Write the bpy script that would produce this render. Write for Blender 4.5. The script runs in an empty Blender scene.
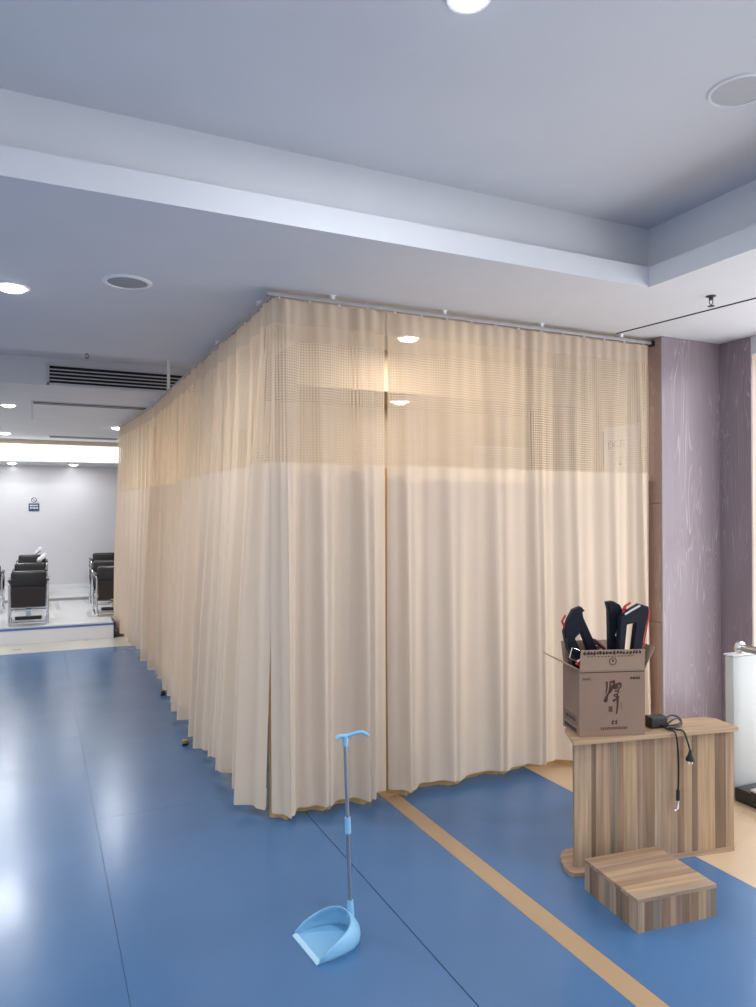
import bpy, bmesh, math, random
from mathutils import Vector, Matrix
random.seed(7)
PI = math.pi
S = bpy.context.scene
C = S.collection

# ---------------------------------------------------------------- camera
cam_d = bpy.data.cameras.new('camera')
cam_d.sensor_fit = 'HORIZONTAL'
cam_d.sensor_width = 36.0
cam_d.lens = 36.0 * 730 / 756
cam_d.clip_start = 0.02
cam = bpy.data.objects.new('camera', cam_d)
C.objects.link(cam)
cam.location = (0, 0, 1.6)
cam.rotation_euler = (PI / 2 + math.atan(8.5 / 730), 0, -math.radians(24.98))
S.camera = cam
# ---------------------------------------------------------------- world, exposure
w = bpy.data.worlds.new('daylight')
S.world = w
w.use_nodes = True
w.node_tree.nodes['Background'].inputs[0].default_value = (0.90, 0.94, 1.0, 1)
w.node_tree.nodes['Background'].inputs[1].default_value = 1.3
S.view_settings.view_transform = 'Standard'
S.view_settings.look = 'None'
S.view_settings.exposure = 0.17
S.view_settings.gamma = 1.0
DOWN_W = 23.0        # watts of one ceiling downlight
INNER_W = 38.0       # watts of one warm downlight behind the curtain
LAMP_RGB = (0.93, 0.96, 1.0)
WARM_RGB = (1.0, 0.89, 0.74)


# ---------------------------------------------------------------- materials
def nd(nt, t, **kw):
    n = nt.nodes.new(t)
    for k, v in kw.items():
        setattr(n, k, v)
    return n


MATS = {}


def mat(name, col, rough=0.6, metal=0.0, noise=0.0, nscale=8.0, bump=0.0, bscale=60.0, spec=0.5, stretch=None, emit=None, coat=0.0):
    if name in MATS:
        return MATS[name]
    m = bpy.data.materials.new(name)
    m.use_nodes = True
    nt = m.node_tree
    b = nt.nodes['Principled BSDF']
    b.inputs['Base Color'].default_value = (*col, 1)
    b.inputs['Roughness'].default_value = rough
    b.inputs['Metallic'].default_value = metal
    b.inputs['Specular IOR Level'].default_value = spec
    b.inputs['Coat Weight'].default_value = coat
    tc = nd(nt, 'ShaderNodeTexCoord')
    mp = nd(nt, 'ShaderNodeMapping')
    nt.links.new(tc.outputs['Object'], mp.inputs[0])
    if stretch:
        mp.inputs['Scale'].default_value = stretch
    if noise:
        n = nd(nt, 'ShaderNodeTexNoise')
        n.inputs['Scale'].default_value = nscale
        n.inputs['Detail'].default_value = 5
        nt.links.new(mp.outputs[0], n.inputs['Vector'])
        r = nd(nt, 'ShaderNodeValToRGB')
        r.color_ramp.elements[0].position = 0.3
        r.color_ramp.elements[1].position = 0.7
        r.color_ramp.elements[0].color = (*[c * (1 - noise) for c in col], 1)
        r.color_ramp.elements[1].color = (*[min(1, c * (1 + noise)) for c in col], 1)
        nt.links.new(n.outputs['Fac'], r.inputs[0])
        nt.links.new(r.outputs[0], b.inputs['Base Color'])
    if bump:
        n2 = nd(nt, 'ShaderNodeTexNoise')
        n2.inputs['Scale'].default_value = bscale
        n2.inputs['Detail'].default_value = 3
        nt.links.new(mp.outputs[0], n2.inputs['Vector'])
        bp = nd(nt, 'ShaderNodeBump')
        bp.inputs['Strength'].default_value = bump
        bp.inputs['Distance'].default_value = 0.01
        nt.links.new(n2.outputs['Fac'], bp.inputs['Height'])
        nt.links.new(bp.outputs[0], b.inputs['Normal'])
    if emit:
        b.inputs['Emission Color'].default_value = (*emit[0], 1)
        b.inputs['Emission Strength'].default_value = emit[1]
    MATS[name] = m
    return m


def wood(name, col, grain_axis='z', dark=0.72):
    """laminate wood print with streaks along one axis"""
    if name in MATS:
        return MATS[name]
    sc = {'z': (55, 55, 2.2), 'x': (2.2, 55, 55), 'y': (55, 2.2, 55)}[grain_axis]
    return mat(name, col, rough=0.42, noise=1 - dark, nscale=1.0, stretch=sc, bump=0.03, bscale=1.0)


def floor_mat(name, col, rough, var=0.16):
    m = bpy.data.materials.new(name)
    m.use_nodes = True
    nt = m.node_tree
    b = nt.nodes['Principled BSDF']
    b.inputs['Specular IOR Level'].default_value = 0.75
    tc = nd(nt, 'ShaderNodeTexCoord')
    n = nd(nt, 'ShaderNodeTexNoise')
    n.inputs['Scale'].default_value = 1.7
    n.inputs['Detail'].default_value = 2
    nt.links.new(tc.outputs['Object'], n.inputs['Vector'])
    r = nd(nt, 'ShaderNodeValToRGB')
    r.color_ramp.elements[0].position = 0.05
    r.color_ramp.elements[1].position = 0.95
    r.color_ramp.elements[0].color = (*[c * (1 - var) for c in col], 1)
    r.color_ramp.elements[1].color = (*[c * (1 + var) for c in col], 1)
    nt.links.new(n.outputs['Fac'], r.inputs[0])
    nt.links.new(r.outputs[0], b.inputs['Base Color'])
    # worn gloss
    n3 = nd(nt, 'ShaderNodeTexNoise')
    n3.inputs['Scale'].default_value = 2.5
    n3.inputs['Detail'].default_value = 3
    nt.links.new(tc.outputs['Object'], n3.inputs['Vector'])
    mr = nd(nt, 'ShaderNodeMapRange')
    mr.inputs['From Min'].default_value = 0.0
    mr.inputs['From Max'].default_value = 1.0
    mr.inputs['To Min'].default_value = rough - 0.03
    mr.inputs['To Max'].default_value = rough + 0.05
    nt.links.new(n3.outputs['Fac'], mr.inputs['Value'])
    nt.links.new(mr.outputs[0], b.inputs['Roughness'])
    n2 = nd(nt, 'ShaderNodeTexNoise')
    n2.inputs['Scale'].default_value = 3.0
    n2.inputs['Detail'].default_value = 2
    nt.links.new(tc.outputs['Object'], n2.inputs['Vector'])
    bp = nd(nt, 'ShaderNodeBump')
    bp.inputs['Strength'].default_value = 0.12
    bp.inputs['Distance'].default_value = 0.02
    nt.links.new(n2.outputs['Fac'], bp.inputs['Height'])
    nt.links.new(bp.outputs[0], b.inputs['Normal'])
    MATS[name] = m
    return m


def cloth_mat(name, col, trans, tcol, hole=None, alpha=1.0):
    """woven cloth: diffuse + translucent; hole = (pitch in m, open fraction) makes a net from the cloth's own UV"""
    m = bpy.data.materials.new(name)
    m.use_nodes = True
    nt = m.node_tree
    nt.nodes.remove(nt.nodes['Principled BSDF'])
    out = nt.nodes['Material Output']
    tc = nd(nt, 'ShaderNodeTexCoord')
    n = nd(nt, 'ShaderNodeTexNoise')
    n.inputs['Scale'].default_value = 14
    mpn = nd(nt, 'ShaderNodeMapping')
    mpn.inputs['Scale'].default_value = (1, 0.06, 1)
    nt.links.new(tc.outputs['UV'], mpn.inputs[0])
    nt.links.new(mpn.outputs[0], n.inputs['Vector'])
    r = nd(nt, 'ShaderNodeValToRGB')
    r.color_ramp.elements[0].position = 0.3
    r.color_ramp.elements[1].position = 0.7
    r.color_ramp.elements[0].color = (*[c * 0.93 for c in col], 1)
    r.color_ramp.elements[1].color = (*col, 1)
    nt.links.new(n.outputs['Fac'], r.inputs[0])
    d = nd(nt, 'ShaderNodeBsdfDiffuse')
    nt.links.new(r.outputs[0], d.inputs[0])
    t = nd(nt, 'ShaderNodeBsdfTranslucent')
    t.inputs[0].default_value = (*tcol, 1)
    mx = nd(nt, 'ShaderNodeMixShader')
    mx.inputs[0].default_value = trans
    nt.links.new(d.outputs[0], mx.inputs[1])
    nt.links.new(t.outputs[0], mx.inputs[2])
    last = mx
    if hole:
        pitch, op = hole
        sep = nd(nt, 'ShaderNodeSeparateXYZ')
        nt.links.new(tc.outputs['UV'], sep.inputs[0])
        outs = []
        for i in (0, 1):
            mu = nd(nt, 'ShaderNodeMath', operation='DIVIDE')
            mu.inputs[1].default_value = pitch
            nt.links.new(sep.outputs[i], mu.inputs[0])
            fr = nd(nt, 'ShaderNodeMath', operation='FRACT')
            nt.links.new(mu.outputs[0], fr.inputs[0])
            lt = nd(nt, 'ShaderNodeMath', operation='LESS_THAN')
            lt.inputs[1].default_value = op
            nt.links.new(fr.outputs[0], lt.inputs[0])
            outs.append(lt)
        an = nd(nt, 'ShaderNodeMath', operation='MULTIPLY')
        nt.links.new(outs[0].outputs[0], an.inputs[0])
        nt.links.new(outs[1].outputs[0], an.inputs[1])
        tr = nd(nt, 'ShaderNodeBsdfTransparent')
        m2 = nd(nt, 'ShaderNodeMixShader')
        nt.links.new(an.outputs[0], m2.inputs[0])
        nt.links.new(mx.outputs[0], m2.inputs[1])
        nt.links.new(tr.outputs[0], m2.inputs[2])
        last = m2
    if alpha < 1:
        tr = nd(nt, 'ShaderNodeBsdfTransparent')
        m3 = nd(nt, 'ShaderNodeMixShader')
        m3.inputs[0].default_value = 1 - alpha
        nt.links.new(last.outputs[0], m3.inputs[1])
        nt.links.new(tr.outputs[0], m3.inputs[2])
        last = m3
    nt.links.new(last.outputs[0], out.inputs[0])
    MATS[name] = m
    return m


def lilac_mat(name, c0, c1, rough=0.3):
    """wood-figured laminate: cathedral grain lines running up the panel"""
    m = bpy.data.materials.new(name)
    m.use_nodes = True
    nt = m.node_tree
    b = nt.nodes['Principled BSDF']
    b.inputs['Roughness'].default_value = rough
    tc = nd(nt, 'ShaderNodeTexCoord')
    mp = nd(nt, 'ShaderNodeMapping')
    mp.inputs['Scale'].default_value = (10, 10, 0.7)
    nt.links.new(tc.outputs['Object'], mp.inputs[0])
    n = nd(nt, 'ShaderNodeTexNoise')
    n.inputs['Scale'].default_value = 1.0
    n.inputs['Detail'].default_value = 2
    n.inputs['Distortion'].default_value = 0.6
    nt.links.new(mp.outputs[0], n.inputs['Vector'])
    mu = nd(nt, 'ShaderNodeMath', operation='MULTIPLY')
    mu.inputs[1].default_value = 22
    nt.links.new(n.outputs['Fac'], mu.inputs[0])
    fr = nd(nt, 'ShaderNodeMath', operation='FRACT')
    nt.links.new(mu.outputs[0], fr.inputs[0])
    r = nd(nt, 'ShaderNodeValToRGB')
    e = r.color_ramp.elements
    e[0].position = 0.0
    e[0].color = (*c1, 1)
    e[1].position = 0.22
    e[1].color = (*c0, 1)
    x = e.new(0.9)
    x.color = (*c0, 1)
    x = e.new(1.0)
    x.color = (*c1, 1)
    nt.links.new(fr.outputs[0], r.inputs[0])
    # the figure fades in and out across the board
    n2 = nd(nt, 'ShaderNodeTexNoise')
    n2.inputs['Scale'].default_value = 1.0
    mp2 = nd(nt, 'ShaderNodeMapping')
    mp2.inputs['Scale'].default_value = (9, 9, 1.3)
    nt.links.new(tc.outputs['Object'], mp2.inputs[0])
    nt.links.new(mp2.outputs[0], n2.inputs['Vector'])
    rr = nd(nt, 'ShaderNodeValToRGB')
    rr.color_ramp.elements[0].position = 0.38
    rr.color_ramp.elements[1].position = 0.65
    nt.links.new(n2.outputs['Fac'], rr.inputs[0])
    mx = nd(nt, 'ShaderNodeMixRGB')
    mx.inputs[1].default_value = (*c0, 1)
    nt.links.new(rr.outputs[0], mx.inputs[0])
    nt.links.new(r.outputs[0], mx.inputs[2])
    nt.links.new(mx.outputs[0], b.inputs['Base Color'])
    MATS[name] = m
    return m


M_WHITE = mat('ceiling_paint', (0.66, 0.67, 0.70), 0.8, noise=0.02, nscale=3)
M_WALL = mat('wall_paint', (0.72, 0.70, 0.72), 0.22, noise=0.02, nscale=2)
M_TRIMW = mat('white_gloss', (0.82, 0.82, 0.83), 0.35)
M_BLUE = floor_mat('blue_vinyl', (0.056, 0.150, 0.310), 0.24)
M_TAN = floor_mat('tan_vinyl', (0.42, 0.28, 0.16), 0.28)
M_BEIGE = floor_mat('beige_vinyl', (0.60, 0.43, 0.27), 0.28)
M_GAP = mat('seam_dark', (0.015, 0.02, 0.04), 0.7)
M_PLAT = mat('white_tile', (0.75, 0.74, 0.72), 0.18, noise=0.03, nscale=2)
M_BLACK = mat('black_plastic', (0.012, 0.012, 0.013), 0.4)
M_GRANITE = mat('black_granite', (0.012, 0.012, 0.014), 0.12, noise=0.5, nscale=90)
M_CHROME = mat('chrome', (0.75, 0.76, 0.78), 0.12, 1.0)
M_STEEL = mat('brushed_steel', (0.42, 0.43, 0.45), 0.3, 1.0)
M_ALU = mat('aluminium_rail', (0.62, 0.60, 0.60), 0.4, 0.6)
M_TRACK = mat('track_metal', (0.40, 0.39, 0.40), 0.45, 0.5)
M_BRASS = mat('brass', (0.55, 0.36, 0.12), 0.35, 0.9)
M_LEATHER = mat('black_leather', (0.016, 0.014, 0.014), 0.38, bump=0.15, bscale=90)
M_BROWNB = mat('dark_brown_panel', (0.022, 0.013, 0.012), 0.45)
M_CLOTHW = mat('white_cloth', (0.8, 0.8, 0.82), 0.8, bump=0.4, bscale=25)
M_CURT = cloth_mat('curtain_cloth', (0.82, 0.69, 0.555), 0.24, (0.80, 0.62, 0.40))
M_NET = cloth_mat('curtain_net', (0.80, 0.67, 0.53), 0.35, (0.82, 0.64, 0.42), hole=(0.0145, 0.47), alpha=0.96)
M_HEAD = cloth_mat('curtain_header', (0.66, 0.55, 0.44), 0.28, (0.74, 0.60, 0.43))
M_LINING = cloth_mat('mustard_lining', (0.62, 0.45, 0.22), 0.25, (0.75, 0.50, 0.18))
M_LILAC = lilac_mat('lilac_wood_panel', (0.275, 0.22, 0.245), (0.52, 0.45, 0.48))
M_BRNP = lilac_mat('brown_wood_panel', (0.36, 0.25, 0.215), (0.50, 0.36, 0.31))
M_CARD = mat('cardboard', (0.25, 0.158, 0.112), 0.75, noise=0.05, nscale=6, bump=0.05, bscale=120)
M_CARDIN = mat('cardboard_inside', (0.31, 0.21, 0.145), 0.8, noise=0.05, nscale=6)
M_PRINT = mat('maroon_print', (0.055, 0.020, 0.014), 0.7)
M_PRINTD = mat('dark_print', (0.035, 0.022, 0.018), 0.7)
M_SEAL = mat('seal_print', (0.10, 0.035, 0.025), 0.7)
M_NAVY = mat('navy_plastic', (0.005, 0.007, 0.015), 0.5, noise=0.1, spec=0.25)
M_RED = mat('red_plastic', (0.50, 0.02, 0.015), 0.35)
M_DKRED = mat('dark_red_cord', (0.07, 0.008, 0.012), 0.5)
M_PBLUE = mat('pale_blue_plastic', (0.24, 0.50, 0.72), 0.32, noise=0.04, nscale=10)
M_SIGNB = mat('sign_blue', (0.045, 0.075, 0.15), 0.4)
M_GRILLE = mat('grille_white', (0.6, 0.6, 0.62), 0.5)
M_VOID = mat('duct_dark', (0.012, 0.012, 0.014), 0.8)
M_INNER = mat('inner_wall_beige', (0.62, 0.52, 0.40), 0.7, noise=0.03)
M_BOARD = mat('white_board', (0.80, 0.82, 0.90), 0.3)
M_BRWOOD = wood('brown_post_wood', (0.26, 0.12, 0.05), 'z')
M_GREY = mat('speaker_grey', (0.33, 0.33, 0.34), 0.7, noise=0.1, nscale=400)
M_DARKM = mat('dark_metal', (0.06, 0.06, 0.065), 0.4, 0.5)
M_LAMP = mat('lamp_glow', (1, 1, 1), 0.5, emit=((0.95, 0.97, 1.0), 14.0))
M_WARML = mat('warm_lamp_glow', (1, 1, 1), 0.5, emit=(WARM_RGB, 10.0))
M_COVE = mat('cove_glow', (1, 1, 1), 0.5, emit=((1.0, 0.98, 0.95), 1.8))
M_PANE = mat('day_pane', (1, 1, 1), 0.3, emit=((0.93, 0.96, 1.0), 2.2))
TONES = [(0.392, 0.276, 0.178), (0.188, 0.118, 0.071), (0.354, 0.236, 0.15), (0.226, 0.173, 0.122), (0.264, 0.163, 0.095), (0.4, 0.269, 0.16), (0.28, 0.183, 0.122), (0.354, 0.255, 0.172)]


# ---------------------------------------------------------------- mesh builder
class MB:
    def __init__(s):
        s.v = []
        s.f = []

    def add(s, vs, fs):
        o = len(s.v)
        s.v += [tuple(v) for v in vs]
        s.f += [tuple(i + o for i in f) for f in fs]
        return s

    def box(s, c, size, rz=0, mtx=None):
        x, y, z = [k / 2 for k in size]
        vs = [Vector((a * x, b * y, d * z)) for a in (-1, 1) for b in (-1, 1) for d in (-1, 1)]
        R = Matrix.Rotation(rz, 3, 'Z') if mtx is None else mtx
        vs = [R @ v + Vector(c) for v in vs]
        return s.add(vs, [(0, 1, 3, 2), (4, 6, 7, 5), (0, 4, 5, 1), (2, 3, 7, 6), (0, 2, 6, 4), (1, 5, 7, 3)])

    def bb(s, x0, x1, y0, y1, z0, z1):
        return s.box(((x0 + x1) / 2, (y0 + y1) / 2, (z0 + z1) / 2), (abs(x1 - x0), abs(y1 - y0), abs(z1 - z0)))

    def lathe(s, prof, c=(0, 0, 0), n=24, mtx=None, cap=True):
        M = mtx or Matrix.Identity(3)
        vs = []
        for r, z in prof:
            for k in range(n):
                a = 2 * PI * k / n
                vs.append(M @ Vector((r * math.cos(a), r * math.sin(a), z)) + Vector(c))
        fs = []
        for i in range(len(prof) - 1):
            for k in range(n):
                k2 = (k + 1) % n
                fs.append((i * n + k, i * n + k2, (i + 1) * n + k2, (i + 1) * n + k))
        if cap:
            fs.append(tuple(range(n - 1, -1, -1)))
            fs.append(tuple((len(prof) - 1) * n + k for k in range(n)))
        return s.add(vs, fs)

    def cyl(s, a, b, r, n=14, r2=None):
        return s.tube([a, b], r, n, r2=r2)

    def tube(s, pts, r, n=10, smooth=0, r2=None):
        P = [Vector(p) for p in pts]
        if smooth:
            Q = []
            for i in range(len(P) - 1):
                p0, p1, p2, p3 = P[max(i - 1, 0)], P[i], P[i + 1], P[min(i + 2, len(P) - 1)]
                for k in range(smooth):
                    t = k / smooth
                    Q.append(0.5 * ((2 * p1) + (p2 - p0) * t + (2 * p0 - 5 * p1 + 4 * p2 - p3) * t * t + (3 * p1 - p0 - 3 * p2 + p3) * t ** 3))
            Q.append(P[-1])
            P = Q
        vs = []
        prev = None
        for i, p in enumerate(P):
            d = (P[min(i + 1, len(P) - 1)] - P[max(i - 1, 0)]).normalized()
            if prev is None:
                u = d.orthogonal().normalized()
            else:
                u = (prev - d * prev.dot(d)).normalized()
            prev = u
            w_ = d.cross(u)
            rr = r if r2 is None else r + (r2 - r) * i / max(1, len(P) - 1)
            for k in range(n):
                a = 2 * PI * k / n
                vs.append(p + u * rr * math.cos(a) + w_ * rr * math.sin(a))
        fs = []
        for i in range(len(P) - 1):
            for k in range(n):
                k2 = (k + 1) % n
                fs.append((i * n + k, i * n + k2, (i + 1) * n + k2, (i + 1) * n + k))
        fs.append(tuple(range(n - 1, -1, -1)))
        fs.append(tuple((len(P) - 1) * n + k for k in range(n)))
        return s.add(vs, fs)

    def prism(s, poly, t, O, U, V):
        """polygon in the plane (U,V) at O, thickness t along U x V"""
        O, U, V = Vector(O), Vector(U), Vector(V)
        N = U.cross(V).normalized()
        n = len(poly)
        vs = [O + U * a + V * b for a, b in poly] + [O + U * a + V * b + N * t for a, b in poly]
        fs = [tuple(range(n - 1, -1, -1)), tuple(range(n, 2 * n))]
        for k in range(n):
            k2 = (k + 1) % n
            fs.append((k, k2, n + k2, n + k))
        return s.add(vs, fs)

    def build(s, name, m, parent=None, bevel=0, smooth=False, loc=None, rz=None, segs=2):
        me = bpy.data.meshes.new(name)
        bm = bmesh.new()
        bv = [bm.verts.new(v) for v in s.v]
        for f in s.f:
            try:
                bm.faces.new([bv[i] for i in f])
            except ValueError:
                pass
        bmesh.ops.recalc_face_normals(bm, faces=bm.faces)
        if bevel:
            es = [e for e in bm.edges if len(e.link_faces) == 2 and e.calc_face_angle(0) > 0.5]
            bmesh.ops.bevel(bm, geom=es, offset=bevel, segments=segs, affect='EDGES', profile=0.5, clamp_overlap=True)
        bm.to_mesh(me)
        bm.free()
        if smooth:
            for p in me.polygons:
                p.use_smooth = True
            try:
                me.set_sharp_from_angle(angle=math.radians(40))
            except Exception:
                pass
        me.materials.append(m)
        o = bpy.data.objects.new(name, me)
        C.objects.link(o)
        if parent is not None:
            o.parent = parent
        if loc is not None:
            o.location = loc
        if rz is not None:
            o.rotation_euler = (0, 0, rz)
        return o


def tag(o, label, cat, group=None, kind=None):
    o['label'] = label
    o['category'] = cat
    if group:
        o['group'] = group
    if kind:
        o['kind'] = kind
    return o


def thing(name, label, cat, loc=(0, 0, 0), rz=0, group=None):
    o = bpy.data.objects.new(name, None)
    o.empty_display_size = 0.05
    C.objects.link(o)
    o.location = loc
    o.rotation_euler = (0, 0, rz)
    return tag(o, label, cat, group)


def struct(o):
    o['kind'] = 'structure'
    return o


def copy_tree(o, parent=None):
    c = o.copy()
    C.objects.link(c)
    c.parent = parent
    for ch in list(o.children):
        copy_tree(ch, c)
    return c


def setting(name, loc=(0, 0, 0)):
    o = bpy.data.objects.new(name, None)
    o.empty_display_size = 0.05
    C.objects.link(o)
    o.location = loc
    return struct(o)


# ---------------------------------------------------------------- dimensions of the hall
ZS = 2.78          # soffit
ZR = 3.13          # raised tray over the near part
Z2 = 3.04          # second tray
LX, RX = -6.0, 4.34
BY, FY = -6.5, 14.1
TRX, TRY, TRZ = 1.12, 3.70, 2.745   # curtain track: corner and height

# ---------------------------------------------------------------- floor
fl = struct(MB().bb(LX, 7.0, BY, FY + 0.2, -0.15, -0.004).build('floor', M_GAP))


def sheet(name, m, x0, x1, y0, y1, g=0.0008, b=0.0):
    return MB().bb(x0 + g, x1 - g, y0 + g, y1 - g, -0.006, 0).build(name, m, fl, bevel=b)


cols = [(LX, -3.2, [BY, -2.0, 2.2, 6.4, 9.2]), (-3.2, -1.25, [BY, 0.4, 4.9, 9.2]), (-1.25, 0.28, [BY, -1.5, 5.63, 9.2]), (0.28, 1.300, [BY, -0.6, 4.08, 9.2])]
for x0, x1, ys in cols:
    for y0, y1 in zip(ys[:-1], ys[1:]):
        sheet('vinyl_sheet', M_BLUE, x0, x1 - (0.001 if x1 == 1.300 else 0), y0, y1)
sheet('vinyl_sheet', M_BLUE, 1.302, 1.763, BY, 9.2)
sheet('tan_strip', M_TAN, 1.763, 1.862, BY, 9.2)
sheet('vinyl_sheet', M_BLUE, 1.862, 2.777, BY, 9.2)
sheet('beige_sheet', M_BEIGE, 2.777, 7.0, BY, 9.2)
sheet('cream_strip', floor_mat('cream_vinyl', (0.56, 0.53, 0.46), 0.28), LX, 7.0, 9.2, 9.9)
# raised platform at the end of the hall
plat = setting('trim_1', (0, 9.86, 0))
MB().bb(LX, 0.88, 0.02, 0.55, -0.002, 0.20).build('platform_top', M_PLAT, plat)
MB().bb(LX, 1.60, 0.55, 4.22, -0.002, 0.20).build('platform_top', M_PLAT, plat)
MB().bb(LX, 0.88, 0.0, 0.02, 0.0, 0.165).build('riser', M_TRIMW, plat)
MB().bb(LX, 0.88, -0.004, 0.02, 0.165, 0.188).build('blue_nosing', mat('nosing_blue', (0.10, 0.16, 0.42), 0.4), plat)
MB().bb(0.88, 0.905, -0.01, 0.30, 0.0, 0.20).build('end_cap', M_BLACK, plat)
MB().bb(LX, 1.6, 2.74, 2.76, 0.2, 0.235).build('step_edge', mat('step_grey', (0.35, 0.34, 0.34), 0.5), plat)
MB().bb(LX, 1.6, 2.76, 4.22, 0.2, 0.245).build('step_top', M_PLAT, plat)

# ---------------------------------------------------------------- ceiling with trays
ce = MB()
ce.bb(LX, 3.0, BY, 2.95, ZR, ZR + 0.1)                   # tray over the camera side
ce.bb(LX, RX + 2.6, 2.95, 5.83, ZS, ZS + 0.45)           # soffit
ce.bb(2.99, RX + 2.6, BY, 2.95, ZS, ZS + 0.45)
ce.bb(LX, 1.5, 5.83, 7.45, Z2, Z2 + 0.1)                 # second tray
ce.bb(1.5, RX + 2.6, 5.83, 7.45, ZS, ZS + 0.4)
ce.bb(LX, RX + 2.6, 7.45, 13.2, ZS, ZS + 0.4)
ce.bb(LX, RX + 2.6, 13.2, FY + 0.2, 2.42, ZS + 0.4)
ceil = struct(ce.build('ceiling', M_WHITE))
lip = MB()
lip.bb(LX, 2.90, 2.86, 2.885, ZS - 0.002, ZS + 0.105)
lip.bb(LX, 2.925, 2.885, 2.96, ZS - 0.002, ZS + 0.012)
lip.bb(2.90, 2.925, BY, 2.885, ZS - 0.002, ZS + 0.105)
lip.bb(2.925, 3.0, BY, 2.96, ZS - 0.002, ZS + 0.012)
struct(lip.build('trim_2', M_WHITE, None))
# access joint in the soffit, running towards the railing
struct(MB().box(((3.46 + 3.60) / 2, (3.69 + 2.6) / 2, ZS - 0.002), (0.012, 1.10, 0.004), rz=math.atan2(3.60 - 3.46, 3.69 - 2.6)).build('trim_3', M_VOID))
# lit beige edge and glowing panel of the far cove
struct(MB().bb(LX, RX, 13.14, 13.2, ZS - 0.07, ZS).build('trim_4', mat('cove_edge', (0.62, 0.53, 0.40), 0.6)))
cv = thing('cove_light', 'long glowing light cove above the far pale wall', 'light', (0, 13.19, 2.57))
MB().bb(LX, 1.75, -0.012, 0.0, -0.13, 0.13).build('diffuser', M_COVE, cv)
MB().bb(LX, 1.75, -0.016, 0.005, -0.15, -0.13).build('frame', M_TRIMW, cv)

# ---------------------------------------------------------------- walls
wf = struct(MB().bb(LX, 7.0, FY, FY + 0.2, 0, 3.2).build('wall_far', M_WALL))
struct(MB().bb(LX, 1.6, FY - 0.015, FY, 0.2, 0.32).build('baseboard_far', M_TRIMW))
wl = setting('wall_left', (LX, 0, 0))  # unseen side; the open bays between posts are added to let more light in
for k in range(8):
    y = BY + 0.05 + k * 15.4 / 7
    MB().bb(-0.1, 0.0, y - 0.04, y + 0.04, 0, 3.2).build('post', M_STEEL, wl)
MB().bb(-0.1, 0.0, BY, 9.0, 2.6, 3.3).build('head_rail', M_TRIMW, wl)
MB().bb(-0.1, 0.0, BY, 9.0, 0.0, 0.3).build('sill', M_TRIMW, wl)
MB().bb(-0.2, 0.0, 9.0, FY, 0, 3.3).build('solid_part', M_WALL, wl)
# made-up open wall behind the camera, unseen: posts and rails let fill daylight in
wb = setting('wall_back', (0, BY, 0))
for k in range(9):
    x = LX + 0.05 + k * (RX - LX + 2.5) / 8
    MB().bb(x - 0.04, x + 0.04, -0.1, 0.0, 0, 3.2).build('post', M_STEEL, wb)
MB().bb(LX, RX + 2.6, -0.1, 0.0, 1.5, 3.3).build('head_rail', M_TRIMW, wb)
MB().bb(LX, RX + 2.6, -0.1, 0.0, 0.0, 0.8).build('sill', M_TRIMW, wb)
# right wall: clad pier, window, plain wall behind the curtain
wr = setting('wall_right')
MB().bb(3.80, RX + 0.3, 3.64, 4.32, 0, ZS).build('pier_core', M_INNER, wr)
zs = [0, 0.86, 1.66, ZS]
for a, b in zip(zs[:-1], zs[1:]):
    MB().bb(3.785, 3.80, 3.632, 3.80, a + 0.002, b - 0.002).build('panel', M_BRNP, wr, bevel=0.0015)
MB().bb(3.787, RX, 3.625, 3.64, 0.002, ZS - 0.001).build('panel', M_LILAC, wr, bevel=0.0015)
MB().bb(RX - 0.0, RX + 0.015, 3.38, 3.64, 0.002, ZS - 0.001).build('panel', M_LILAC, wr, bevel=0.0015)
MB().bb(RX + 0.015, RX + 0.3, 3.38, 3.64, 0, ZS).build('pier_return', M_INNER, wr)
MB().bb(RX, RX + 0.2, 4.32, FY, 0, ZS).build('plain_wall', M_INNER, wr)
MB().bb(RX, RX + 0.3, BY, 3.38, 2.66, ZS).build('lintel', M_WHITE, wr)
MB().bb(RX, RX + 0.3, BY, 3.38, 0.0, 0.16).build('sill_wall', M_TRIMW, wr)
for k in range(5):
    y1 = 3.38 - k * 1.95
    wn = setting('window_%d' % (k + 1), (RX + 0.1, y1 - 0.975, 0.16))
    MB().bb(0.02, 0.03, -0.94, 0.94, 0.04, 2.46).build('pane', M_PANE, wn)
    fr = MB()
    fr.bb(0, 0.06, -0.975, -0.935, 0, 2.5)
    fr.bb(0, 0.06, 0.935, 0.975, 0, 2.5)
    fr.bb(0, 0.06, -0.935, 0.935, 0, 0.04)
    fr.bb(0, 0.06, -0.935, 0.935, 2.46, 2.5)
    fr.bb(0, 0.06, -0.935, 0.935, 1.20, 1.25)
    fr.build('window_frame', M_TRIMW, wn)
# partition and bulkhead behind the curtain
struct(MB().bb(1.62, RX, 5.60, 5.72, 0, ZS).build('wall_inner', M_INNER))
struct(MB().bb(1.045, RX, 10.44, 10.52, 0, ZS).build('wall_end_added', M_INNER))  # added wall, blocks the cove glow from showing through the net
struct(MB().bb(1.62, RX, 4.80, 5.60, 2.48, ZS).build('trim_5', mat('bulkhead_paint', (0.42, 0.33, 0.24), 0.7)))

# ---------------------------------------------------------------- lamps and ceiling fittings


def area(parent, loc, power, col, size=0.14):
    ld = bpy.data.lights.new('lamp_light', 'AREA')
    ld.shape = 'DISK'
    ld.size = size
    ld.energy = power
    ld.color = col
    o = bpy.data.objects.new('lamp_light', ld)
    C.objects.link(o)
    o.parent = parent
    o.location = loc
    return o


ring_prof = [(0.068, 0.0), (0.070, -0.006), (0.088, -0.006), (0.092, 0.0), (0.092, 0.012), (0.068, 0.012), (0.068, 0.0)]


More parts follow.
